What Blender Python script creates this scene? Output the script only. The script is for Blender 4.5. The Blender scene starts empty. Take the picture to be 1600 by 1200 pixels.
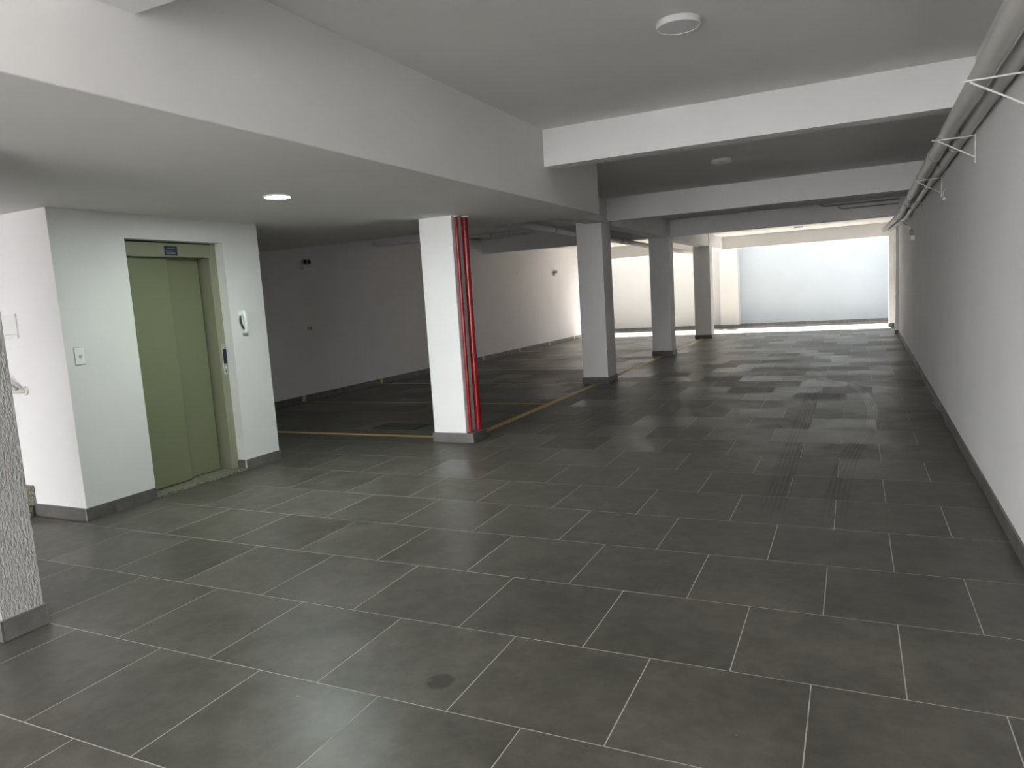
import bpy, bmesh, math, random
from mathutils import Vector, Matrix

random.seed(7)
scene = bpy.context.scene
COL = scene.collection

# ------------------------------------------------------------------ camera
F_PX = 1119.43                      # focal length in pixels of the 1600 px wide frame
CAM_H = 1.4867
YAW, PITCH, ROLL = math.radians(-25.673), math.radians(-6.954), math.radians(-3.616)
fw = Vector((math.sin(YAW) * math.cos(PITCH), math.cos(YAW) * math.cos(PITCH), math.sin(PITCH)))
r0 = Vector((math.cos(YAW), -math.sin(YAW), 0))
u0 = r0.cross(fw)
rt = math.cos(ROLL) * r0 + math.sin(ROLL) * u0
up = -math.sin(ROLL) * r0 + math.cos(ROLL) * u0
cam_d = bpy.data.cameras.new('camera')
cam_d.sensor_fit = 'HORIZONTAL'
cam_d.sensor_width = 36.0
cam_d.lens = F_PX / 1600 * 36.0
cam_d.clip_start = 0.05
cam = bpy.data.objects.new('camera', cam_d)
COL.objects.link(cam)
cam.matrix_world = Matrix(((rt.x, up.x, -fw.x, 0), (rt.y, up.y, -fw.y, 0), (rt.z, up.z, -fw.z, CAM_H), (0, 0, 0, 1)))
scene.camera = cam

# ------------------------------------------------------------------ sky, daylight, exposure
world = bpy.data.worlds.new('overcast_sky')
scene.world = world
world.use_nodes = True
bg = world.node_tree.nodes['Background']
bg.inputs['Color'].default_value = (0.90, 0.95, 1.0, 1)
bg.inputs['Strength'].default_value = 2.7

def portal(name, loc, rot, sx, sy):
    """guides sky sampling through an opening, gives off no light of its own"""
    l = bpy.data.lights.new(name, 'AREA')
    l.shape = 'RECTANGLE'
    l.size, l.size_y = sx, sy
    l.cycles.is_portal = True
    o = bpy.data.objects.new(name, l)
    COL.objects.link(o)
    o.location = loc
    o.rotation_euler = rot
    return o
GATE_Y = -2.2
portal('gate_daylight', (-2.1, GATE_Y - .05, 1.45), (math.radians(90), 0, 0), 4.4, 2.9)
portal('hall_daylight', (-7.1, GATE_Y - .05, 1.1), (math.radians(90), 0, 0), 1.4, 2.2)
portal('light_well_daylight', (-3.5, 24.05, 3.25), (0, 0, 0), 9.2, 2.1)
sun_d = bpy.data.lights.new('sun', 'SUN')
sun_d.energy = 85.0
sun_d.color = (1.0, .985, .965)
sun_d.angle = math.radians(1.0)
sun = bpy.data.objects.new('sun', sun_d)
COL.objects.link(sun)
sun.rotation_euler = Vector((.03, -.345, -1)).to_track_quat('-Z', 'Y').to_euler()

vs = scene.view_settings
vs.view_transform = 'Standard'
vs.look = 'None'
vs.gamma = 1.0
vs.use_curve_mapping = False
vs.exposure = 0.42

# ------------------------------------------------------------------ materials
def new_mat(name):
    m = bpy.data.materials.new(name)
    m.use_nodes = True
    nt = m.node_tree
    return m, nt, nt.nodes['Principled BSDF']

def N(nt, t, **kw):
    n = nt.nodes.new(t)
    for k, v in kw.items():
        setattr(n, k, v)
    return n

def math_n(nt, op, a, b=None, c=None, clamp=False):
    n = nt.nodes.new('ShaderNodeMath')
    n.operation = op
    n.use_clamp = clamp
    for i, v in enumerate((a, b, c)):
        if v is None:
            continue
        if isinstance(v, (int, float)):
            n.inputs[i].default_value = v
        else:
            nt.links.new(v, n.inputs[i])
    return n.outputs[0]

def ramp(nt, val, lo, hi, a=0.0, b=1.0):
    n = nt.nodes.new('ShaderNodeMapRange')
    n.interpolation_type = 'SMOOTHSTEP'
    nt.links.new(val, n.inputs[0])
    n.inputs[1].default_value, n.inputs[2].default_value = lo, hi
    n.inputs[3].default_value, n.inputs[4].default_value = a, b
    return n.outputs[0]

def mix(nt, fac, a, b, blend='MIX'):
    n = nt.nodes.new('ShaderNodeMix')
    n.data_type = 'RGBA'
    n.blend_type = blend
    for sock, v in ((n.inputs[0], fac), (n.inputs[6], a), (n.inputs[7], b)):
        if isinstance(v, (int, float)):
            sock.default_value = v
        elif isinstance(v, tuple):
            sock.default_value = (*v, 1) if len(v) == 3 else v
        else:
            nt.links.new(v, sock)
    return n.outputs[2]

def noise(nt, vec, scale, detail=4, rough=.55):
    n = nt.nodes.new('ShaderNodeTexNoise')
    n.inputs['Scale'].default_value = scale
    n.inputs['Detail'].default_value = detail
    n.inputs['Roughness'].default_value = rough
    nt.links.new(vec, n.inputs['Vector'])
    return n.outputs['Fac']

def pos(nt, scale=None):
    g = nt.nodes.new('ShaderNodeNewGeometry').outputs['Position']
    if scale is None:
        return g
    m = nt.nodes.new('ShaderNodeMapping')
    m.inputs['Scale'].default_value = scale
    nt.links.new(g, m.inputs['Vector'])
    return m.outputs[0]

def bump(nt, bsdf, h, strength, dist=.01):
    b = nt.nodes.new('ShaderNodeBump')
    b.inputs['Strength'].default_value = strength
    b.inputs['Distance'].default_value = dist
    nt.links.new(h, b.inputs['Height'])
    nt.links.new(b.outputs[0], bsdf.inputs['Normal'])

def plaster(name, col, bump_scale, strength, stretch=(1, 1, 1), dist=.004, rough=.75):
    m, nt, b = new_mat(name)
    n1 = noise(nt, pos(nt), 1.3, 5)
    c = mix(nt, ramp(nt, n1, .3, .75), tuple(v * .95 for v in col), col)
    nt.links.new(c, b.inputs['Base Color'])
    b.inputs['Roughness'].default_value = rough
    b.inputs['Specular IOR Level'].default_value = .3
    h = noise(nt, pos(nt, stretch), bump_scale, 3, .6)
    bump(nt, b, h, strength, dist)
    return m

def plain(name, col, rough=.5, metal=0.0, spec=.5, var=.06, nscale=30):
    m, nt, b = new_mat(name)
    n1 = noise(nt, pos(nt), nscale, 3)
    c = mix(nt, n1, tuple(v * (1 - var) for v in col), tuple(min(1, v * (1 + var)) for v in col))
    nt.links.new(c, b.inputs['Base Color'])
    b.inputs['Roughness'].default_value = rough
    b.inputs['Metallic'].default_value = metal
    b.inputs['Specular IOR Level'].default_value = spec
    return m

M = {}
M['wall'] = plaster('white_wall_paint', (.865, .850, .860), 120, .22)
M['ceiling'] = plaster('white_ceiling_paint', (.82, .81, .795), 90, .10)
M['wall_bay'] = plaster('white_wall_pink_cast', (.875, .840, .850), 120, .22)  # white wall with the camera's pink cast mixed into its colour
M['pillar'] = plaster('white_pillar_paint', (.865, .860, .865), 100, .16)
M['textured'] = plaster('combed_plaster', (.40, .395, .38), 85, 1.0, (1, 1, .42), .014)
M['textured_fine'] = plaster('fine_combed_plaster', (.74, .735, .72), 110, .38, (1, 1, .5), .005)
M['bounce_wall'] = plaster('white_bounce_render', (.80, .81, .82), 30, .2)  # for the added house front that reflects sunlight into the gate
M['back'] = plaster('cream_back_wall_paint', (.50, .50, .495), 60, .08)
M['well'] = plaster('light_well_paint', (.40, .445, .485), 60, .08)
M['sky_blocker'] = plaster('dark_sky_blocker', (.15, .14, .13), 40, .2)  # dark tone picked to cut the light reaching the well
M['pvc'] = plain('grey_pvc', (.56, .545, .52), .42, var=.05)
M['pvc_white'] = plain('white_pvc', (.74, .72, .68), .4)
M['pvc_dark'] = plain('dark_grey_pvc', (.34, .33, .32), .6)  # darker grey of the seal rings and conduits
M['wire'] = plain('white_coated_rod', (.80, .79, .77), .4)
M['black'] = plain('black_plastic', (.012, .012, .014), .35)
M['dark_glass'] = plain('dark_display_glass', (.012, .016, .035), .15)
M['white_plastic'] = plain('white_plastic', (.80, .81, .80), .35, var=.02)
M['grey_plastic'] = plain('grey_plastic', (.42, .42, .41), .45)
M['red'] = plain('red_enamel', (.26, .005, .008), .22, var=.12, nscale=14)
M['steel'] = plain('brushed_steel', (.50, .48, .44), .35, .85)
M['lift'] = plain('olive_lift_enamel', (.200, .215, .130), .40, .1, var=.04, nscale=4)
M['lift_jamb'] = plain('olive_grey_jamb_enamel', (.27, .27, .195), .4, .1, var=.04, nscale=4)
M['gap'] = plain('dark_gap', (.02, .02, .018), .9)
M['plate'] = plain('dark_blue_plate', (.02, .028, .045), .3)
M['plate_print'] = plain('plate_print', (.16, .19, .24), .4)
M['concrete'] = plain('driveway_concrete', (.17, .165, .16), .85, var=.12, nscale=3)
M['sensor_red'] = None

def granite():
    m, nt, b = new_mat('speckled_granite')
    v = N(nt, 'ShaderNodeTexVoronoi')
    v.inputs['Scale'].default_value = 140
    nt.links.new(pos(nt), v.inputs['Vector'])
    s = N(nt, 'ShaderNodeSeparateColor')
    nt.links.new(v.outputs['Color'], s.inputs[0])
    c = mix(nt, ramp(nt, s.outputs[0], .55, .8), (.20, .195, .145), (.035, .035, .03))
    c = mix(nt, ramp(nt, s.outputs[1], .75, .9), c, (.36, .345, .29))
    nt.links.new(c, b.inputs['Base Color'])
    b.inputs['Roughness'].default_value = .35
    return m
M['granite'] = granite()

def emit(name, col, strength):
    m, nt, b = new_mat(name)
    b.inputs['Base Color'].default_value = (.9, .9, .9, 1)
    b.inputs['Emission Color'].default_value = (*col, 1)
    b.inputs['Emission Strength'].default_value = strength
    return m
M['lamp_on'] = emit('lit_diffuser', (.86, 1.0, .93), 14)
M['led_red'] = emit('red_led', (1, .12, .1), .8)
M['diffuser'] = plain('opal_diffuser', (.72, .72, .74), .4, var=.02)

def paint_yellow():
    m, nt, b = new_mat('worn_yellow_floor_paint')
    w = noise(nt, pos(nt), 26, 6, .7)
    c = mix(nt, ramp(nt, w, .56, .72), (.66, .46, .16), (.30, .25, .16))
    nt.links.new(c, b.inputs['Base Color'])
    b.inputs['Roughness'].default_value = .5
    return m
M['yellow'] = paint_yellow()

def porcelain(name, dark, light, rough_lo, rough_hi, floor=False, attr=False, spec=.5):
    """grey cement-look porcelain; colour varies from tile to tile"""
    m, nt, b = new_mat(name)
    P = pos(nt)
    if attr:
        a = N(nt, 'ShaderNodeAttribute', attribute_name='tile_random')
        rnd = a.outputs['Fac']
    else:
        rnd = N(nt, 'ShaderNodeObjectInfo').outputs['Random']
    # each tile samples its own piece of the cloud pattern
    off = N(nt, 'ShaderNodeCombineXYZ')
    nt.links.new(math_n(nt, 'MULTIPLY', rnd, 37.0), off.inputs[2])
    add = N(nt, 'ShaderNodeVectorMath', operation='ADD')
    nt.links.new(P, add.inputs[0]); nt.links.new(off.outputs[0], add.inputs[1])
    Q = add.outputs[0]
    cloud = noise(nt, Q, 2.6, 6, .6)
    fine = noise(nt, Q, 38, 4, .65)
    blot = noise(nt, Q, 8.5, 5, .7)
    t = math_n(nt, 'ADD', math_n(nt, 'MULTIPLY', ramp(nt, cloud, .32, .70), .45), math_n(nt, 'MULTIPLY', ramp(nt, blot, .34, .68), .40))
    t = math_n(nt, 'ADD', t, math_n(nt, 'MULTIPLY', fine, .15))
    c = mix(nt, t, dark, light)
    bri = math_n(nt, 'MULTIPLY_ADD', rnd, .16, .92)
    c = mix(nt, 1.0, c, bri, 'MULTIPLY')
    rough = math_n(nt, 'ADD', ramp(nt, cloud, .25, .8, rough_lo, rough_hi), math_n(nt, 'MULTIPLY', math_n(nt, 'SUBTRACT', rnd, .5), .17))
    if floor:
        s = N(nt, 'ShaderNodeSeparateXYZ')
        nt.links.new(P, s.inputs[0])
        X, Y = s.outputs[0], s.outputs[1]
        smear = noise(nt, pos(nt, (9, .9, 1)), 1.6, 4)
        # oil spot
        dx = math_n(nt, 'DIVIDE', math_n(nt, 'ADD', X, 1.477), .058)
        dy = math_n(nt, 'DIVIDE', math_n(nt, 'SUBTRACT', Y, 2.25), .060)
        d = math_n(nt, 'SQRT', math_n(nt, 'ADD', math_n(nt, 'MULTIPLY', dx, dx), math_n(nt, 'MULTIPLY', dy, dy)))
        d = math_n(nt, 'ADD', d, math_n(nt, 'MULTIPLY', math_n(nt, 'SUBTRACT', noise(nt, P, 30, 3), .5), .5))
        c = mix(nt, ramp(nt, d, 1.1, .75, 0, .62), c, (.022, .019, .015))
        # dust trodden along the driving lane
        dust = math_n(nt, 'MULTIPLY', ramp(nt, math_n(nt, 'ABSOLUTE', math_n(nt, 'ADD', X, .35)), .5, 1.5, 1, 0),
                      math_n(nt, 'MULTIPLY', ramp(nt, Y, 5.0, 7.5), ramp(nt, Y, 11.0, 16.0, 1, 0)))
        dust = math_n(nt, 'MULTIPLY', dust, ramp(nt, noise(nt, P, 2.0, 5, .65), .36, .68))
        c = mix(nt, math_n(nt, 'MULTIPLY', dust, math_n(nt, 'MULTIPLY_ADD', rnd, .85, .15)), c, (.30, .285, .26))
        # straight tyre print with tread ribs
        def tyre(cx, half, lo, hi, strength, colr, ribs):
            nonlocal c
            dist = math_n(nt, 'SUBTRACT', X, cx)
            band = ramp(nt, math_n(nt, 'ABSOLUTE', dist), half, half * .8, 0, 1)
            rib = ramp(nt, math_n(nt, 'SINE', math_n(nt, 'MULTIPLY', dist, ribs)), -.5, .6, .35, 1)
            ln = math_n(nt, 'MULTIPLY', ramp(nt, Y, lo, lo + .9), ramp(nt, Y, hi - 1.6, hi, 1, 0))
            f = math_n(nt, 'MULTIPLY', math_n(nt, 'MULTIPLY', band, rib), math_n(nt, 'MULTIPLY', ln, ramp(nt, smear, .25, .7, .35, 1)))
            c = mix(nt, math_n(nt, 'MULTIPLY', f, strength), c, colr)
        tyre(-.485, .095, 4.4, 12.4, .85, (.035, .032, .028), 190)
        cv = N(nt, 'ShaderNodeFloatCurve')
        mp = N(nt, 'ShaderNodeMapRange')
        nt.links.new(Y, mp.inputs[0]); mp.inputs[1].default_value, mp.inputs[2].default_value = 2.7, 12.0
        nt.links.new(mp.outputs[0], cv.inputs['Value'])
        pts = [(4.0, -.11), (6.3, -.10), (7.3, -.02), (7.8, .066), (8.7, .18), (9.66, .174), (10.9, -.026), (11.4, -.36), (12.0, -.5)]
        cm = cv.mapping.curves[0]
        cm.points[0].location = ((pts[0][0] - 4) / 8, pts[0][1] + .6)
        cm.points[1].location = ((pts[-1][0] - 4) / 8, pts[-1][1] + .6)
        for y, x in pts[1:-1]:
            cm.points.new((y - 4) / 8, x + .6)
        cv.mapping.update()
        cxn = math_n(nt, 'SUBTRACT', cv.outputs[0], .6)
        tyre(cxn, .088, 4.4, 8.6, .75, (.035, .032, .028), 190)
        tyre(cxn, .06, 7.6, 12.6, .75, (.42, .40, .37), 230)
        # crumbs of mortar
        vz = N(nt, 'ShaderNodeTexVoronoi')
        vz.inputs['Scale'].default_value = 5.5
        nt.links.new(P, vz.inputs['Vector'])
        c = mix(nt, ramp(nt, vz.outputs['Distance'], .035, .02, 0, .35), c, (.45, .43, .38))
    nt.links.new(c, b.inputs['Base Color'])
    nt.links.new(rough, b.inputs['Roughness'])
    b.inputs['Specular IOR Level'].default_value = spec
    bump(nt, b, fine, .06, .002)
    return m
M['tile'] = porcelain('grey_floor_porcelain', (.070, .065, .055), (.142, .132, .113), .37, .47, True, spec=.28)
M['tile_far'] = porcelain('grey_floor_porcelain_field', (.070, .065, .055), (.142, .132, .113), .37, .47, True, True, spec=.28)
M['skirt'] = porcelain('grey_skirting_porcelain', (.088, .083, .079), (.175, .166, .160), .35, .5)

def grout():
    m, nt, b = new_mat('pale_grout')
    n1 = noise(nt, pos(nt), 1.1, 5, .6)
    n2 = noise(nt, pos(nt), 12, 3)
    f = ramp(nt, math_n(nt, 'ADD', math_n(nt, 'MULTIPLY', n1, .75), math_n(nt, 'MULTIPLY', n2, .25)), .33, .47)
    c = mix(nt, f, (.19, .18, .16), (.50, .48, .43))
    nt.links.new(c, b.inputs['Base Color'])
    b.inputs['Roughness'].default_value = .9
    return m
M['grout'] = grout()

# ------------------------------------------------------------------ object helpers
def link(o, parent=None):
    COL.objects.link(o)
    if parent is not None:
        o.parent = parent
    return o

def mesh_obj(name, bm, mat, parent=None, smooth=False, loc=None):
    """bm is in world coordinates; the mesh is stored relative to its parent (or to loc)"""
    if parent is not None:
        base = Vector((0, 0, 0)); p = parent
        while p is not None:
            base += p.location
            p = p.parent
        origin = base
    else:
        origin = Vector((0, 0, 0))
    bmesh.ops.recalc_face_normals(bm, faces=bm.faces[:])
    me = bpy.data.meshes.new(name)
    shift = origin + (Vector(loc) - origin if loc is not None else Vector((0, 0, 0)))
    for v in bm.verts:
        v.co -= shift
    bm.to_mesh(me)
    bm.free()
    if smooth:
        for p in me.polygons:
            p.use_smooth = True
        try:
            me.set_sharp_from_angle(angle=math.radians(40))
        except Exception:
            pass
    me.materials.append(M[mat] if isinstance(mat, str) else mat)
    o = bpy.data.objects.new(name, me)
    link(o, parent)
    if loc is not None:
        o.location = Vector(loc) - origin
    return o

def empty(name, loc, parent=None):
    o = bpy.data.objects.new(name, None)
    o.empty_display_size = .1
    o.location = loc
    return link(o, parent)

def tag(o, label=None, cat=None, group=None, kind=None):
    if label: o['label'] = label
    if cat: o['category'] = cat
    if group: o['group'] = group
    if kind: o['kind'] = kind
    return o

def box(bm, x0, x1, y0, y1, z0, z1, bevel=0.0, seg=1):
    vs_ = [bm.verts.new(p) for p in ((x0, y0, z0), (x1, y0, z0), (x1, y1, z0), (x0, y1, z0),
                                      (x0, y0, z1), (x1, y0, z1), (x1, y1, z1), (x0, y1, z1))]
    fs = [bm.faces.new([vs_[i] for i in f]) for f in ((0, 3, 2, 1), (4, 5, 6, 7), (0, 1, 5, 4), (1, 2, 6, 5), (2, 3, 7, 6), (3, 0, 4, 7))]
    if bevel > 0:
        es = list({e for f in fs for e in f.edges})
        bmesh.ops.bevel(bm, geom=es, offset=bevel, segments=seg, affect='EDGES', profile=.5)
    return bm

def B(*a, **k):
    return box(bmesh.new(), *a, **k)

def prism(bm, pts, z0, z1):
    lo = [bm.verts.new((x, y, z0)) for x, y in pts]
    hi = [bm.verts.new((x, y, z1)) for x, y in pts]
    bm.faces.new(lo[::-1]); bm.faces.new(hi)
    n = len(pts)
    for i in range(n):
        bm.faces.new((lo[i], lo[(i + 1) % n], hi[(i + 1) % n], hi[i]))
    return bm

def tube(bm, path, r, n=16, cap=True):
    """round bar along a list of points; r is a number or one radius per point"""
    path = [Vector(p) for p in path]
    rs = r if isinstance(r, (list, tuple)) else [r] * len(path)
    rings = []
    ref = None
    for i, p in enumerate(path):
        if i == 0: d = path[1] - path[0]
        elif i == len(path) - 1: d = path[-1] - path[-2]
        else: d = (path[i + 1] - path[i]).normalized() + (path[i] - path[i - 1]).normalized()
        d.normalize()
        if ref is None:
            ref = Vector((0, 0, 1)) if abs(d.z) < .9 else Vector((1, 0, 0))
        a = d.cross(ref).normalized()
        b_ = a.cross(d).normalized()
        ref = b_
        rings.append([bm.verts.new(p + rs[i] * (math.cos(t) * a + math.sin(t) * b_)) for t in (2 * math.pi * k / n for k in range(n))])
    for A, C in zip(rings, rings[1:]):
        for k in range(n):
            bm.faces.new((A[k], A[(k + 1) % n], C[(k + 1) % n], C[k]))
    if cap:
        bm.faces.new(rings[0][::-1]); bm.faces.new(rings[-1])
    return bm

def lathe(bm, prof, centre, n=40, axis='Z'):
    """prof: (radius, height) pairs, turned about the axis through centre"""
    c = Vector(centre)
    def pt(r, h, t):
        if axis == 'Z': return c + Vector((r * math.cos(t), r * math.sin(t), h))
        if axis == 'X': return c + Vector((h, r * math.cos(t), r * math.sin(t)))
        return c + Vector((r * math.cos(t), h, r * math.sin(t)))
    rings = []
    for r, h in prof:
        if r < 1e-6: rings.append([bm.verts.new(pt(0, h, 0))])
        else: rings.append([bm.verts.new(pt(r, h, 2 * math.pi * k / n)) for k in range(n)])
    for A, C in zip(rings, rings[1:]):
        for k in range(n):
            k2 = (k + 1) % n
            if len(A) == 1 and len(C) == 1: continue
            if len(A) == 1: bm.faces.new((A[0], C[k], C[k2]))
            elif len(C) == 1: bm.faces.new((A[k], A[k2], C[0]))
            else: bm.faces.new((A[k], A[k2], C[k2], C[k]))
    return bm

# ------------------------------------------------------------------ dimensions of the place
def wall_x(y):                       # inner face of the right wall (it opens out slightly)
    return .706 + .0147 * y
LWX = -8.08                          # inner face of the left wall
Y_BACK = 25.0                        # back wall
Y_HEAD = 22.45                       # header beam in front of the light well
LIFT_X = -5.24                       # lift wall
LIFT_Y0, LIFT_Y1 = 3.35, 5.385
SOFFIT_Z, SOFFIT_X, SOFFIT_Y = 2.335, -2.56, 7.85
SK_H = .098                          # skirting height
BAYS = [(GATE_Y, 6.3, 2.98), (6.5, 11.2, 2.93), (11.4, 15.6, 2.89), (15.8, Y_HEAD, 2.85)]

# ------------------------------------------------------------------ floor and its tiles
TA, TB, TY0 = .6022, .6055, 1.472
ROW_OFF = {-1: .456, 0: .156, 1: .457, 2: .166, 3: .477, 4: .181, 5: .495}
def row_off(r):
    if r in ROW_OFF: return ROW_OFF[r]
    if r < -1: return .456 if r % 2 else .156
    return (.18 if r % 2 == 0 else .48) + .0045 * (r - 4)
GAP = .0042
bm = bmesh.new()
prism(bm, [(LWX - .15, GATE_Y - .15), (wall_x(GATE_Y) + .15, GATE_Y - .15), (wall_x(Y_BACK + .3) + .15, Y_BACK + .3), (LWX - .15, Y_BACK + .3)], -.12, -.0007)
floor = tag(mesh_obj('floor', bm, 'grout'), kind='structure')
floor['label'] = 'dark grey square porcelain floor tiles laid in half-offset rows with pale joints'

def project(p):
    d = Vector(p) - Vector((0, 0, CAM_H))
    z = d.dot(fw)
    if z < .1: return None
    return 800 + F_PX * d.dot(rt) / z, 600 - F_PX * d.dot(up) / z, z

def tile_geom(bm, x0, x1a, x1b, y0, y1):
    """one tile: bevelled top, sides; right edge may slant (x1a at y0, x1b at y1)"""
    e = .0005
    lo = [bm.verts.new(p) for p in ((x0, y0, -.009), (x1a, y0, -.009), (x1b, y1, -.009), (x0, y1, -.009))]
    mid = [bm.verts.new(p) for p in ((x0, y0, -e), (x1a, y0, -e), (x1b, y1, -e), (x0, y1, -e))]
    hi = [bm.verts.new(p) for p in ((x0 + e, y0 + e, 0), (x1a - e, y0 + e, 0), (x1b - e, y1 - e, 0), (x0 + e, y1 - e, 0))]
    fs = [bm.faces.new(hi)]
    for A, C in ((lo, mid), (mid, hi)):
        for k in range(4):
            fs.append(bm.faces.new((A[k], A[(k + 1) % 4], C[(k + 1) % 4], C[k])))
    return fs

tiles = []
r_lo, r_hi = int(math.floor((GATE_Y - TY0) / TB)), int(math.ceil((Y_BACK - TY0) / TB))
for r in range(r_lo, r_hi):
    y0, y1 = TY0 + r * TB + GAP / 2, TY0 + (r + 1) * TB - GAP / 2
    y0c, y1c = max(y0, GATE_Y), min(y1, Y_BACK)
    if y1c - y0c < .02: continue
    o = row_off(r)
    k = int(math.floor((LWX - o) / TA))
    while True:
        x0, x1 = o + k * TA + GAP / 2, o + (k + 1) * TA - GAP / 2
        k += 1
        if x1 < LWX + .02: continue
        ra, rb = wall_x(y0c), wall_x(y1c)
        if x0 > ra - .02: break
        x0c = max(x0, LWX)
        a, b_ = min(x1, ra), min(x1, rb)
        if x1 < LIFT_X - .3 and y0c > LIFT_Y0 + .3 and y1c < LIFT_Y1: continue      # inside the lift shaft
        full = abs(x0c - x0) < 1e-6 and a == x1 and b_ == x1 and y0c == y0 and y1c == y1
        q = [project((x, y, 0)) for x, y in ((x0c, y0c), (a, y0c), (b_, y1c), (x0c, y1c))]
        area = 0
        if all(q):
            cx, cy = sum(p[0] for p in q) / 4, sum(p[1] for p in q) / 4
            if any(-20 < p[0] < 1620 and -20 < p[1] < 1220 for p in q):
                area = abs(sum(q[i][0] * q[(i + 1) % 4][1] - q[(i + 1) % 4][0] * q[i][1] for i in range(4))) / 2
                if cx < 60 and cy < 940: area *= .02                                # behind the near pillar
                if x1 < LIFT_X: area *= .02
        tiles.append((area, x0c, a, b_, y0c, y1c, full))
tiles.sort(key=lambda t: -t[0])
bm = bmesh.new()
tile_geom(bm, 0, TA - GAP, TA - GAP, 0, TB - GAP)
me_tile = bpy.data.meshes.new('tile')
bm.normal_update(); bm.to_mesh(me_tile); bm.free()
me_tile.materials.append(M['tile'])
for area, x0, a, b_, y0, y1, full in tiles[:300]:
    if full:
        me = me_tile
    else:
        bm = bmesh.new()
        tile_geom(bm, 0, a - x0, b_ - x0, 0, y1 - y0)
        me = bpy.data.meshes.new('tile')
        bm.normal_update(); bm.to_mesh(me); bm.free()
        me.materials.append(M['tile'])
    o = bpy.data.objects.new('tile', me)
    o.location = (x0, y0, random.uniform(-.0003, 0))
    link(o, floor)
bm = bmesh.new()
lay = bm.faces.layers.float.new('tile_random')
for area, x0, a, b_, y0, y1, full in tiles[300:]:
    v = random.random()
    for f in tile_geom(bm, x0, a, b_, y0, y1):
        f[lay] = v
bm.normal_update()
me = bpy.data.meshes.new('tile_field'); bm.to_mesh(me); bm.free()
me.materials.append(M['tile_far'])
fld = bpy.data.objects.new('tile_field', me)
link(fld, floor)
fld['kind'] = 'stuff'
fld['label'] = 'grey floor tiles too far off to tell apart'

# painted bay lines, a film of paint on the tiles
LINE_Y = [6.66, 8.95, 11.09, 13.19, 15.27, 17.4, 19.5, 21.6]
def paint(x0, x1, y0, y1, label):
    o = mesh_obj('parking_line', B(x0, x1, y0, y1, .0, .0012), 'yellow', floor)
    o['label'] = label
paint(-3.80, -3.70, 6.72, 24.2, 'long yellow line along the foot of the pillars')
for y in LINE_Y:
    w = .075 if y < 7 else .05
    paint(LWX + .02, -3.80, y - w / 2, y + w / 2, 'yellow line across the floor dividing two parking bays')

# drain cover and a small dark gully in the left bay
dc = mesh_obj('drain_cover', B(-5.30, -4.62, 6.95, 7.36, .0003, .0045, bevel=.001), plain('cast_cover', (.07, .068, .062), .6), None)
tag(dc, 'flat dark inspection cover set in the floor beside the yellow cross line', 'drain cover')
mesh_obj('handle_slot', B(-5.24, -5.02, 7.13, 7.17, .0046, .0052), 'gap', dc)
mesh_obj('edge_slot', B(-4.70, -4.68, 6.97, 7.33, .0046, .0052), 'gap', dc)
gl = mesh_obj('floor_drain', lathe(bmesh.new(), [(0, .0012), (.05, .0016), (.06, .0002)], (-7.66, 9.2, 0), 24), 'black')
tag(gl, 'small dark floor drain near the left wall skirting', 'floor drain')
mesh_obj('grate_bar', B(-7.70, -7.62, 9.195, 9.205, .0015, .003), 'grey_plastic', gl)

# ------------------------------------------------------------------ walls
def wall(name, bm, mat='wall', label=None):
    o = tag(mesh_obj(name, bm, mat), kind='structure')
    if label: o['label'] = label
    return o
WT = 3.6
bm = bmesh.new()
prism(bm, [(wall_x(GATE_Y), GATE_Y), (wall_x(GATE_Y) + .15, GATE_Y), (wall_x(Y_BACK) + .15, Y_BACK), (wall_x(Y_BACK), Y_BACK)], 0, WT + 1.2)
wall_right = wall('wall_right', bm, 'wall', 'long white textured wall on the right under the two grey pipes')
wall_left = wall('wall_left', B(LWX - .15, LWX, GATE_Y, Y_BACK, 0, WT), 'wall_bay', 'white side wall of the parking bays beyond the pillars')
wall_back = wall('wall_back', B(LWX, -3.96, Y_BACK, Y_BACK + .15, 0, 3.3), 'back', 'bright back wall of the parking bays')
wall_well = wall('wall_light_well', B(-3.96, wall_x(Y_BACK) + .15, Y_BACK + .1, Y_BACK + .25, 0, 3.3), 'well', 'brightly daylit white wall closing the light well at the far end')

# unseen front of the garage; gate and hall openings placed to shape the daylight
bm = bmesh.new()
fx0, fx1 = LWX - .15, wall_x(GATE_Y) + .15
box(bm, fx0, -7.8, GATE_Y - .15, GATE_Y, 0, WT)
box(bm, -6.4, -4.3, GATE_Y - .15, GATE_Y, 0, WT)
box(bm, .1, fx1, GATE_Y - .15, GATE_Y, 0, WT)
box(bm, -4.3, .1, GATE_Y - .15, GATE_Y, 2.90, WT)
box(bm, -7.8, -6.4, GATE_Y - .15, GATE_Y, 2.20, WT)
wall('wall_front', bm)
g = mesh_obj('driveway', B(-16, 12, GATE_Y - 14, GATE_Y - .15, -.15, -.012), 'concrete')
tag(g, kind='structure')

wall('wall_added_bounce', B(-17, 13, GATE_Y - 14.4, GATE_Y - 14, -.15, 8.0), 'bounce_wall')  # unseen house front, added to bounce sunlight in through the gate

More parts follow.
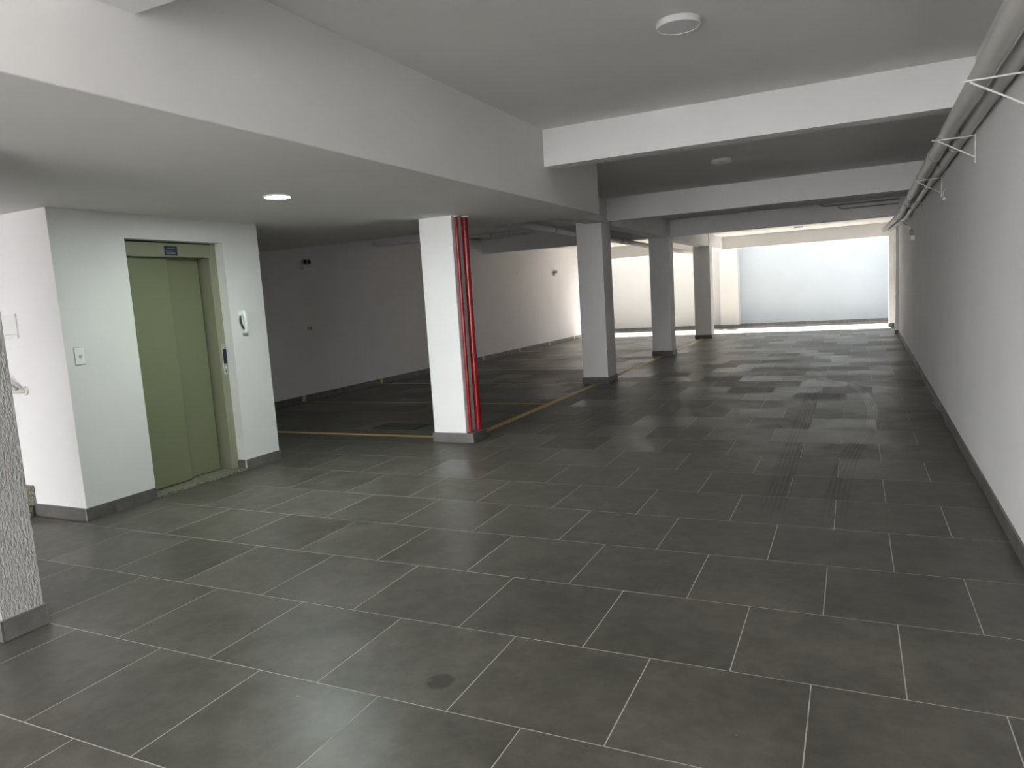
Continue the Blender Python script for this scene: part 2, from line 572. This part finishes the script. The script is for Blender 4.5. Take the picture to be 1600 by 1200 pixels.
# lift and stair block with the door opening cut out
DY0, DY1, DZ = 3.95, 4.945, 2.142
bm = bmesh.new()
box(bm, LIFT_X - .22, LIFT_X, LIFT_Y0 + .004, DY0, 0, SOFFIT_Z)
box(bm, LIFT_X - .22, LIFT_X, DY1, LIFT_Y1, 0, SOFFIT_Z)
box(bm, LIFT_X - .22, LIFT_X, DY0, DY1, DZ, SOFFIT_Z)
wall_lift = wall('wall_lift', bm, 'textured_fine', 'white textured wall around the lift door')
bm = B(LWX, LIFT_X - .22, LIFT_Y0, LIFT_Y0 + .15, 0, SOFFIT_Z)
box(bm, LIFT_X - .22, LIFT_X, LIFT_Y0, LIFT_Y0 + .004, 0, SOFFIT_Z)
wall('wall_stair', bm, 'wall', 'pale lit stair wall round the corner from the lift')
# close its corner with the lift wall thickness and the rear of the shaft
wall('wall_shaft', B(LWX, LIFT_X - .22, LIFT_Y1 - .15, LIFT_Y1, 0, SOFFIT_Z), 'wall')

# ------------------------------------------------------------------ ceiling, soffit, beams
def rbox(bm, y0, y1, z0, z1, xl, inset=0.0):
    return prism(bm, [(xl, y0), (wall_x(y0) - inset, y0), (wall_x(y1) - inset, y1), (xl, y1)], z0, z1)
bm = bmesh.new()
rbox(bm, GATE_Y, Y_HEAD + .55, 3.0, 3.2, LWX)
ceiling = tag(mesh_obj('ceiling', bm, 'ceiling'), kind='structure')
ceiling['label'] = 'white garage ceiling crossed by beams'
for y0, y1, z in BAYS:
    o = mesh_obj('ceiling_panel', rbox(bmesh.new(), y0 - .1 if y0 > 0 else y0, y1 + .1, z, 3.0, LWX), 'ceiling', ceiling)
def beam(bm, label):
    o = mesh_obj('beam', bm, 'pillar', ceiling)
    o['label'] = label
beam(rbox(bmesh.new(), 6.3, 6.5, 2.65, 3.0, SOFFIT_X), 'bright white cross beam nearest the camera')
beam(rbox(bmesh.new(), 11.2, 11.42, 2.575, 3.0, LWX), 'second cross beam, over the middle pillar')
beam(rbox(bmesh.new(), 15.6, 15.82, 2.548, 3.0, LWX), 'third cross beam')
beam(rbox(bmesh.new(), Y_HEAD, Y_HEAD + .22, 2.487, 3.2, LWX), 'far cream header beam over the light well opening')
beam(rbox(bmesh.new(), 1.88, 2.10, 2.687, 3.0, SOFFIT_X), 'cross beam just overhead')
for y0, y1, z in ((SOFFIT_Y, 11.2, 2.545), (11.42, 15.6, 2.525), (15.82, Y_HEAD, 2.50)):
    beam(B(-3.80, -3.52, y0, y1, z, 3.0), 'lengthwise beam resting on the pillars')
so = mesh_obj('dropped_soffit', B(LWX, SOFFIT_X, GATE_Y, SOFFIT_Y, SOFFIT_Z, 2.985, bevel=.004), 'ceiling', ceiling)
so['label'] = 'deep lowered soffit over the lift lobby'
# unseen building face above the garage, added to cut sky light in the well
wall('wall_sky_blocker', B(LWX - .15, wall_x(24) + .15, Y_HEAD + .25, Y_HEAD + .55, 3.2, 9.0), 'sky_blocker')

# ------------------------------------------------------------------ skirting
def skirt_run(name, pts, label, mark=None, step=.603, start=0.0, h=SK_H, th=.012):
    """row of skirting tiles along a straight line a->b, proud to the left of the walking direction"""
    (ax, ay), (bx, by) = pts
    L = math.hypot(bx - ax, by - ay)
    dx, dy = (bx - ax) / L, (by - ay) / L
    nx, ny = -dy, dx
    root = empty(name, (ax, ay, 0))
    tag(root, kind='structure'); root['label'] = label
    mesh_obj('joint_bed', prism(bmesh.new(), [(ax, ay), (bx, by), (bx + nx * th * .75, by + ny * th * .75), (ax + nx * th * .75, ay + ny * th * .75)], .001, h - .002), 'grout', root)
    s = -start
    while s < L:
        a, b_ = max(s, 0) + .0015, min(s + step, L) - .0015
        s += step
        if b_ - a < .01: continue
        p = [(ax + dx * a, ay + dy * a), (ax + dx * b_, ay + dy * b_), (ax + dx * b_ + nx * th, ay + dy * b_ + ny * th), (ax + dx * a + nx * th, ay + dy * a + ny * th)]
        mesh_obj('skirting_tile', prism(bmesh.new(), p, .003, h), 'skirt', root, loc=(ax + dx * a, ay + dy * a, 0))
    return root
skirt_run('baseboard_right', ((wall_x(-1.0), -1.0), (wall_x(22.3), 22.3)), 'row of dark grey skirting tiles along the right wall', start=.12)
bl = skirt_run('baseboard_left', ((LWX, Y_BACK), (LWX, 5.6)), 'row of grey skirting tiles along the left wall', start=.2)
for y in LINE_Y[1:]:
    o = mesh_obj('yellow_mark', B(LWX + .0122, LWX + .0132, y - .03, y + .05, .004, SK_H), 'yellow', bl)
skirt_run('baseboard_back', ((-3.96, Y_BACK), (LWX + .02, Y_BACK)), 'skirting along the back wall of the bays')
skirt_run('baseboard_well', ((wall_x(25) - .0, Y_BACK + .1), (-3.5, Y_BACK + .1)), 'skirting along the daylit light well wall')
skirt_run('baseboard_lift', ((LIFT_X, DY0), (LIFT_X, LIFT_Y0 - .012)), 'skirting left of the lift door', start=.0, step=.37)
skirt_run('baseboard_lift', ((LIFT_X, LIFT_Y1 + .012), (LIFT_X, DY1 - .003)), 'skirting right of the lift door', step=.245)
skirt_run('baseboard_reveal', ((LIFT_X - .005, DY1), (LIFT_X - .10, DY1)), 'short skirting inside the door reveal')
skirt_run('baseboard_stair', ((LIFT_X + .0, LIFT_Y0), (-5.86, LIFT_Y0)), 'skirting below the lit stair wall', step=.62)

# ------------------------------------------------------------------ pillars
def pillar(label, x0, x1, y0, y1, ztop, mat='pillar', sk=.012, plinth=None, group=None):
    c = ((x0 + x1) / 2, (y0 + y1) / 2, 0)
    root = empty('pillar', c)
    tag(root, label, 'pillar', group)
    mesh_obj('shaft', B(x0, x1, y0, y1, .0, ztop, bevel=.004), mat, root)
    a0, a1, b0, b1 = plinth or (x0 - sk, x1 + sk, y0 - sk, y1 + sk)
    H = .105
    g = .0012
    mesh_obj('skirting_tile', B(a0, a1, b0, y0 + .001, .002, H, bevel=.0015), 'skirt', root)
    mesh_obj('skirting_tile', B(a0, a1, y1 - .001, b1, .002, H, bevel=.0015), 'skirt', root)
    mesh_obj('skirting_tile', B(a0, x0 + .001, b0 + sk + g, b1 - sk - g, .002, H, bevel=.0015), 'skirt', root)
    mesh_obj('skirting_tile', B(x1 - .001, a1, b0 + sk + g, b1 - sk - g, .002, H, bevel=.0015), 'skirt', root)
    return root
p1 = pillar('white pillar with two red pipes running up its side', -4.032, -3.645, 6.412, 6.68, SOFFIT_Z, plinth=(-4.045, -3.552, 6.395, 6.695))
pillar('white pillar at the end of the dropped soffit, second from the camera in its row', -3.968, -3.545, 10.95, 11.40, 2.93)
pillar('white pillar third from the camera in its row', -3.95, -3.53, 15.41, 15.82, 2.89)
pillar('farthest free-standing white pillar, before the daylit opening', -3.94, -3.50, 20.1, 20.52, 2.85)
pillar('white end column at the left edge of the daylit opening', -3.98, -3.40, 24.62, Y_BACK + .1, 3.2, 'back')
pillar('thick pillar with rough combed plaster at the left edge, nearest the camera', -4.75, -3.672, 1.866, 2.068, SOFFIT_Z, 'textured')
pillar('shallow pilaster on the right wall beside the daylit opening', .895, wall_x(22.4) + .0, Y_HEAD - .1, Y_HEAD + .2, 2.49)
pillar('shallow pilaster on the right wall under the end of the pipes', .925, wall_x(19.7) + .0, 19.57, 19.80, 2.85)

# ------------------------------------------------------------------ red pipes on the first pillar
def red_pipe(label, x, y, r):
    root = empty('fire_pipe', (x, y, .105))
    tag(root, label, 'pipe', 'red fire pipes on the pillar')
    mesh_obj('riser', tube(bmesh.new(), [(x, y, .106), (x, y, SOFFIT_Z - .001)], r, 24), 'red', root, True)
    mesh_obj('ceiling_collar', lathe(bmesh.new(), [(r + .001, 0), (r + .012, 0), (r + .012, -.012), (r + .001, -.014)], (x, y, SOFFIT_Z - .001), 24), 'pvc_white', root, True)
    for z in (.9, 1.75):
        mesh_obj('clip', lathe(bmesh.new(), [(r + .0005, -.012), (r + .003, -.012), (r + .003, .012), (r + .0005, .012)], (x, y, z), 24), 'red', root, True)
red_pipe('thick glossy red pipe on the pillar side', -3.605, 6.615, .034)
red_pipe('thin glossy red pipe next to the pillar edge', -3.624, 6.475, .017)

# ------------------------------------------------------------------ lift door
LX = LIFT_X - .10                    # face of the steel frame
PX = LIFT_X - .165                   # face of the front panel
door = empty('door_1', (LX, (DY0 + DY1) / 2, 0))
tag(door, kind='structure'); door['label'] = 'olive green two-panel sliding lift door in a recessed steel frame'
mesh_obj('front_panel', B(PX - .03, PX, DY0 + .04, 4.462, .028, 2.03, bevel=.008, seg=2), 'lift', door)
mesh_obj('rear_panel', B(PX - .095, PX - .065, 4.40, 4.842, .028, 2.03, bevel=.003), 'lift', door)
mesh_obj('gap_shadow', B(PX - .12, PX - .10, DY0, DY1, .02, 2.05), 'gap', door)  # dark sheet that stands in for the shade behind the panels
mesh_obj('jamb', B(PX - .06, LX, DY0 + .001, DY0 + .035, .02, 2.012, bevel=.002), 'lift_jamb', door)
rj = bmesh.new()
box(rj, PX - .09, LX, 4.862, 4.885, .02, 2.012, bevel=.002)
box(rj, LX - .02, LX, 4.885, DY1 - .001, .02, DZ - .001, bevel=.001)
mesh_obj('jamb', rj, 'lift_jamb', door)
mesh_obj('lintel', B(PX - .06, LX, DY0 + .001, 4.885, 2.012, DZ - .012, bevel=.002), 'lift_jamb', door)
mesh_obj('sill', B(PX - .098, LIFT_X + .008, DY0 + .002, DY1 - .002, .0005, .022, bevel=.002), 'granite', door)
pl = mesh_obj('rating_plate', B(LX, LX + .003, 4.392, 4.524, 2.024, 2.104, bevel=.001), 'plate', door)
pl['label'] = 'small dark blue plate on the lintel'
mesh_obj('plate_lines', B(LX + .003, LX + .0035, 4.415, 4.50, 2.079, 2.087), 'plate_print', pl)
for i in range(3):
    mesh_obj('plate_lines', B(LX + .003, LX + .0035, 4.405, 4.512 - .012 * i, 2.036 + .012 * i, 2.041 + .012 * i), 'plate_print', pl)
cp = mesh_obj('call_panel', B(LX, LX + .006, 4.889, 4.941, .925, 1.215, bevel=.002), 'steel', door)
cp['label'] = 'steel call panel with a dark display'
mesh_obj('display', B(LX + .006, LX + .009, 4.893, 4.937, 1.030, 1.165, bevel=.002), 'dark_glass', cp)
mesh_obj('call_button', lathe(bmesh.new(), [(.011, .006), (.011, .010), (.008, .012), (0, .012)], (LX, 4.912, .995), 20, 'X'), 'white_plastic', cp)
mesh_obj('key_switch', lathe(bmesh.new(), [(.006, .006), (.006, .009), (0, .009)], (LX, 4.912, .958), 16, 'X'), 'black', cp)

# ------------------------------------------------------------------ wall fittings round the lift
sw = mesh_obj('light_switch', B(LIFT_X, LIFT_X + .008, 3.42, 3.497, 1.183, 1.308, bevel=.002, seg=2), 'white_plastic')
tag(sw, 'white wall switch plate with one round button left of the lift door', 'light switch')
mesh_obj('button', lathe(bmesh.new(), [(.011, .008), (.011, .011), (.008, .0125), (0, .0125)], (LIFT_X, 3.458, 1.245), 20, 'X'), 'grey_plastic', sw)
mesh_obj('plate_rim', B(LIFT_X, LIFT_X + .0045, 3.416, 3.501, 1.179, 1.312, bevel=.001), 'grey_plastic', sw)

ph = empty('intercom', (LIFT_X, 5.09, 1.29))
tag(ph, 'white wall intercom with handset and black cord right of the lift door', 'intercom')
def rounded(bm, y0, y1, z0, z1, x0, x1, r=.02):
    pts = []
    for cy, cz, a0 in ((y1 - r, z1 - r, 0), (y0 + r, z1 - r, 90), (y0 + r, z0 + r, 180), (y1 - r, z0 + r, 270)):
        for k in range(5):
            a = math.radians(a0 + 22.5 * k)
            pts.append((cy + r * math.cos(a), cz + r * math.sin(a)))
    lo = [bm.verts.new((x0, y, z)) for y, z in pts]
    hi = [bm.verts.new((x1, y, z)) for y, z in pts]
    bm.faces.new(lo[::-1]); bm.faces.new(hi)
    for i in range(len(pts)):
        bm.faces.new((lo[i], lo[(i + 1) % len(pts)], hi[(i + 1) % len(pts)], hi[i]))
    return bm
mesh_obj('base', rounded(bmesh.new(), 5.052, 5.135, 1.295, 1.515, LIFT_X, LIFT_X + .022), 'white_plastic', ph, True)
hs = mesh_obj('handset', tube(bmesh.new(), [(LIFT_X + .034, 5.078, 1.512), (LIFT_X + .040, 5.078, 1.49), (LIFT_X + .050, 5.078, 1.44), (LIFT_X + .050, 5.078, 1.38), (LIFT_X + .040, 5.078, 1.325), (LIFT_X + .034, 5.078, 1.305)],
              [.014, .021, .015, .015, .021, .014], 16), 'white_plastic', ph, True)
mesh_obj('ear_cup', lathe(bmesh.new(), [(0, .02), (.019, .02), (.019, .038), (.012, .044)], (LIFT_X, 5.078, 1.49), 20, 'X'), 'white_plastic', hs, True)
mesh_obj('mouth_cup', lathe(bmesh.new(), [(0, .02), (.019, .02), (.019, .038), (.012, .044)], (LIFT_X, 5.078, 1.328), 20, 'X'), 'white_plastic', hs, True)
cord = []
for k in range(15):
    t = k / 14
    cord.append((LIFT_X + .030 + .012 * math.sin(math.pi * t), 5.030 + .006 - .012 * math.sin(math.pi * t) + .055 * t ** 3, 1.465 - .150 * t))
mesh_obj('cord', tube(bmesh.new(), cord, .0085, 10), 'black', ph, True)
mesh_obj('hook_button', B(LIFT_X + .022, LIFT_X + .026, 5.105, 5.125, 1.38, 1.43, bevel=.001), 'grey_plastic', ph)
mesh_obj('lower_cap', rounded(bmesh.new(), 5.07, 5.13, 1.275, 1.300, LIFT_X, LIFT_X + .014, .01), 'grey_plastic', ph, True)

pb = mesh_obj('junction_box', B(-5.915, -5.760, LIFT_Y0 - .016, LIFT_Y0, 1.405, 1.592, bevel=.003), 'white_plastic')
tag(pb, 'flat white cover box on the lit stair wall above the handrail end', 'wall box')
mesh_obj('lid_seam', B(-5.913, -5.764, LIFT_Y0 - .0168, LIFT_Y0 - .0155, 1.434, 1.437), 'grey_plastic', pb)

hr = empty('handrail', (-5.775, LIFT_Y0, 1.0))
tag(hr, 'light grey tubular stair handrail ending at a round wall flange', 'handrail')
mesh_obj('wall_flange', lathe(bmesh.new(), [(0, -.012), (.030, -.012), (.036, -.004), (.036, 0)], (-5.775, LIFT_Y0, 1.0), 24, 'Y'), 'pvc_white', hr, True)
mesh_obj('bracket_arm', tube(bmesh.new(), [(-5.775, LIFT_Y0 - .010, 1.0), (-5.80, LIFT_Y0 - .05, 1.0), (-5.90, LIFT_Y0 - .075, 1.0)], .015, 14), 'pvc_white', hr, True)
mesh_obj('rail', tube(bmesh.new(), [(-5.80, LIFT_Y0 - .05, 1.015), (-5.90, LIFT_Y0 - .075, 1.075), (-6.9, LIFT_Y0 - .075, 1.68)], .017, 14), 'steel', hr, True)

st = mesh_obj('stair_skirting', B(-6.25, -5.848, LIFT_Y0 - .024, LIFT_Y0 - .0005, .086, .243, bevel=.002), 'granite')
tag(st, 'speckled granite stair skirting block behind the nearest pillar', 'stair skirting')
mesh_obj('tread_edge', B(-6.25, -5.862, LIFT_Y0 - .30, LIFT_Y0 - .025, .0, .086, bevel=.002), 'granite', st)

# ------------------------------------------------------------------ round ceiling lamps
def lamp(label, x, y, z, r, lit=False):
    root = empty('ceiling_lamp', (x, y, z))
    tag(root, label, 'lamp', 'round surface ceiling lamps')
    h = .014 if lit else .036
    mesh_obj('rim', lathe(bmesh.new(), [(r * .9, 0), (r, -.002), (r, -h * .8), (r * .985, -h), (r * .91, -h), (r * .90, -h * .92), (r * .86, -h * .90)], (x, y, z), 48), 'white_plastic', root, True)
    mesh_obj('diffuser', lathe(bmesh.new(), [(r * .905, -h * .90), (r * .6, -h * .98), (0, -h * 1.0)], (x, y, z), 48), 'lamp_on' if lit else 'diffuser', root, True)
    if lit:
        l = bpy.data.lights.new('lamp_glow', 'AREA')
        l.shape = 'DISK'; l.size = r * 1.8
        l.energy = 28; l.color = (.86, 1.0, .92)
        o = bpy.data.objects.new('lamp_glow', l)
        o.location = (0, 0, -h - .004)
        link(o, root)
lamp('lit round white ceiling lamp in front of the lift', -3.85, 4.205, SOFFIT_Z, .105, True)
lamp('unlit round ceiling lamp nearest overhead, before the bright cross beam', -.89, 4.33, 2.98, .125)
lamp('unlit round ceiling lamp between the first two cross beams', -1.39, 8.95, 2.93, .115)
lamp('small unlit ceiling lamp far off before the daylit opening', -1.30, 20.9, 2.85, .115)

# ------------------------------------------------------------------ pipes along the right wall
def rail_pt(off, y, z):
    return (wall_x(y) - off, y, z)
def long_pipe(label, off, r, z, y0, y1, bend, rings):
    root = empty('drain_pipe', rail_pt(off, y0, z))
    tag(root, label, 'pipe', 'grey drain pipes along the right wall')
    mesh_obj('run', tube(bmesh.new(), [rail_pt(off, y0, z), rail_pt(off, y1, z), bend], r, 28), 'pvc', root, True)
    for yy, w in rings:
        a, b_ = Vector(rail_pt(off, yy - w / 2, z)), Vector(rail_pt(off, yy + w / 2, z))
        d = b_ - a
        mesh_obj('coupling', tube(bmesh.new(), [a, a + d * .04, a + d * .96, b_], [r + .001, r + .006, r + .006, r + .001], 28), 'pvc', root, True)
        mesh_obj('seal_ring', tube(bmesh.new(), [a - d * .06, a], r + .0015, 28), 'pvc_dark', root, True)
    return root
ZB = 2.475
long_pipe('thicker grey drain pipe, farther from the right wall', .165, .052, ZB, -2.1, 14.6, (.66, 18.9, ZB),
          [(7.45, .12), (9.0, .05), (10.6, .12), (11.2, .04), (13.6, .12)])
thin = long_pipe('thinner grey drain pipe hugging the right wall', .052, .043, ZB - .006, -2.1, 15.0, (.78, 18.9, ZB - .006),
          [(7.0, .05), (8.1, .12), (9.9, .05), (11.6, .12), (13.9, .12)])
def bracket(y, label):
    w = wall_x(y)
    root = empty('pipe_bracket', (w, y, ZB - .06))
    tag(root, label, 'bracket', 'white wire pipe brackets')
    zt = ZB - .060
    mesh_obj('wall_rod', tube(bmesh.new(), [(w - .005, y, zt - .19), (w - .005, y, zt + .01)], .0045, 8), 'wire', root, True)
    mesh_obj('top_rod', tube(bmesh.new(), [(w - .003, y, zt), (w - .275, y, zt)], .005, 8), 'wire', root, True)
    mesh_obj('brace_rod', tube(bmesh.new(), [(w - .004, y, zt - .15), (w - .235, y, zt - .008)], .005, 8), 'wire', root, True)
for y, lb in ((2.3, 'wire pipe bracket above the camera'), (4.40, 'white wire pipe bracket nearest in view, at the right edge'), (6.2, 'white wire pipe bracket second from the right edge, before the bright beam'),
              (8.75, 'white wire pipe bracket third from the right edge'), (11.6, 'white wire pipe bracket fourth along the pipes'), (14.6, 'last small pipe bracket where the pipes bend')):
    if y > 3: bracket(y, lb)
# tie wound round the thin pipe by the second bracket
mesh_obj('tie', tube(bmesh.new(), [Vector(rail_pt(.052, 6.32 + .012 * k / 12, ZB - .006)) + Vector((.047 * math.cos(k * math.pi / 6), 0, .047 * math.sin(k * math.pi / 6))) for k in range(40)], .0035, 6), 'wire', thin)

# thin conduit on the third beam
cd = empty('conduit', (-.5, 15.56, 2.80))
tag(cd, 'thin grey conduit bent along the face of the third cross beam', 'conduit')
mesh_obj('run', tube(bmesh.new(), [(.80, 15.555, 2.845), (-.45, 15.555, 2.845), (-.53, 15.555, 2.86), (-.58, 15.555, 2.888)], .016, 12), 'pvc_dark', cd, True)
mesh_obj('run', tube(bmesh.new(), [(.78, 15.560, 2.765), (-.15, 15.560, 2.765), (-.22, 15.560, 2.78), (-.26, 15.56, 2.84)], .013, 12), 'pvc_dark', cd, True)

# ------------------------------------------------------------------ pipes in the left bays
pp = empty('waste_pipe', (-4.3, 9.6, 2.51))
tag(pp, 'white waste pipe hung lengthwise behind the pillar row', 'pipe')
mesh_obj('run', tube(bmesh.new(), [(-4.3, 9.2, 2.51), (-4.3, 21.9, 2.425)], .052, 24), 'pvc_white', pp, True)
for yy in (10.9, 13.2, 13.45, 14.6, 15.0, 17.9, 18.3):
    zz = 2.51 - .0067 * (yy - 9.2)
    mesh_obj('coupling', tube(bmesh.new(), [(-4.3, yy - .06, zz), (-4.3, yy + .06, zz)], .059, 24), 'pvc_white', pp, True)
    mesh_obj('seal_ring', tube(bmesh.new(), [(-4.3, yy - .075, zz), (-4.3, yy - .06, zz)], .055, 24), 'black', pp, True)
pq = empty('branch_pipe', (-5.9, 10.8, 2.53))
tag(pq, 'thin white branch pipe running across the bay below the ceiling', 'pipe')
mesh_obj('run', tube(bmesh.new(), [(-6.6, 10.8, 2.535), (-4.35, 10.8, 2.515)], .027, 16), 'pvc_white', pq, True)
for x in (-5.46, -5.12):
    mesh_obj('coupling', tube(bmesh.new(), [(x - .05, 10.8, 2.523), (x + .05, 10.8, 2.523)], .034, 16), 'pvc_white', pq, True)
    mesh_obj('seal_ring', tube(bmesh.new(), [(x + .05, 10.8, 2.523), (x + .062, 10.8, 2.523)], .031, 16), 'pvc_dark', pq, True)
sp = mesh_obj('pipe_stub', tube(bmesh.new(), [(-5.02, 10.2, 2.595), (-4.62, 10.2, 2.58)], .035, 20), 'pvc_white', None, True)
tag(sp, 'short white pipe stub with a black end under the ceiling behind the red pipes', 'pipe')
mesh_obj('open_end', tube(bmesh.new(), [(-4.62, 10.2, 2.58), (-4.59, 10.2, 2.579)], .036, 20), 'black', sp, True)

# ------------------------------------------------------------------ emergency lights, sockets, wall stubs
def emergency(label, y, z, right=False, scale=1.0, glow=False):
    x = wall_x(y) if right else LWX
    s = -1 if right else 1
    root = empty('emergency_light', (x, y, z))
    tag(root, label, 'emergency light', 'twin-head emergency lights')
    mesh_obj('body', B(min(x, x + s * .06), max(x, x + s * .06), y - .085 * scale, y + .085 * scale, z - .075, z - .005, bevel=.006, seg=2), 'white_plastic', root, True)
    for dy in (-.05, .045):
        h = mesh_obj('lamp_head', lathe(bmesh.new(), [(0, s * .012), (.032, s * .012), (.044, s * .055), (.044, s * .07), (.040, s * .07)], (x, y + dy * scale, z + .045), 20, 'X'), 'grey_plastic', root, True)
        mesh_obj('lens', lathe(bmesh.new(), [(.040, s * .066), (0, s * .069)], (x, y + dy * scale, z + .045), 20, 'X'), 'dark_glass' if not right else 'diffuser', h, True)
    mesh_obj('indicator', lathe(bmesh.new(), [(.010, 0), (.008, -.006), (0, -.008)], (x + s * .03, y, z - .075), 12), 'led_red' if glow else 'white_plastic', root, True)
emergency('small white twin-head emergency light with red glow on the dark part of the left wall', 9.28, 2.205, glow=True)
emergency('tiny emergency light high on the bright far part of the left wall', 20.2, 2.09)
emergency('small bright twin-head emergency light far along the right wall', 13.4, 2.06, True)
def socket(label, y, z, right=False, dark=True):
    x = wall_x(y) if right else LWX
    s = -1 if right else 1
    o = mesh_obj('socket', B(min(x, x + s * .01), max(x, x + s * .01), y - .06, y + .06, z - .042, z + .042, bevel=.003), 'white_plastic')
    tag(o, label, 'socket', 'wall sockets')
    for dy in ((-.03, .002, .032) if dark else (0,)):
        mesh_obj('slot', B(min(x + s * .01, x + s * .0115), max(x + s * .01, x + s * .0115), y + dy - .008, y + dy + .008, z - .034, z + .018), 'black' if dark else 'grey_plastic', o)
socket('small white socket with dark slots below the emergency light on the left wall', 9.26, 1.186)
socket('tiny white socket on the bright far part of the left wall', 17.55, 1.09, False, False)
socket('tiny white socket far along the right wall below the emergency light', 13.35, 1.165, True, False)
hook = empty('cable_stub', (wall_x(8.16), 8.16, 2.18))
tag(hook, 'loose white cable end hanging from the right wall below the third bracket', 'cable')
x = wall_x(8.16)
mesh_obj('wire_loop', tube(bmesh.new(), [(x, 8.16, 2.245), (x - .03, 8.16, 2.24), (x - .04, 8.16, 2.20), (x - .03, 8.16, 2.16), (x - .01, 8.16, 2.155)], .004, 8), 'wire', hook, True)
mesh_obj('tip', lathe(bmesh.new(), [(0, -.014), (.013, -.008), (.015, 0), (.010, .012), (0, .014)], (x - .03, 8.16, 2.155), 14), 'white_plastic', hook, True)
js = mesh_obj('cover_disc', lathe(bmesh.new(), [(.04, 0), (.04, .008), (.034, .011), (0, .011)], (LWX, 17.6, 2.107), 20, 'X'), 'white_plastic', None, True)
tag(js, 'faint white round cover high on the bright left wall', 'wall cover')
mesh_obj('screw', lathe(bmesh.new(), [(.005, .011), (.005, .013), (0, .013)], (LWX, 17.6, 2.107), 10, 'X'), 'grey_plastic', js)
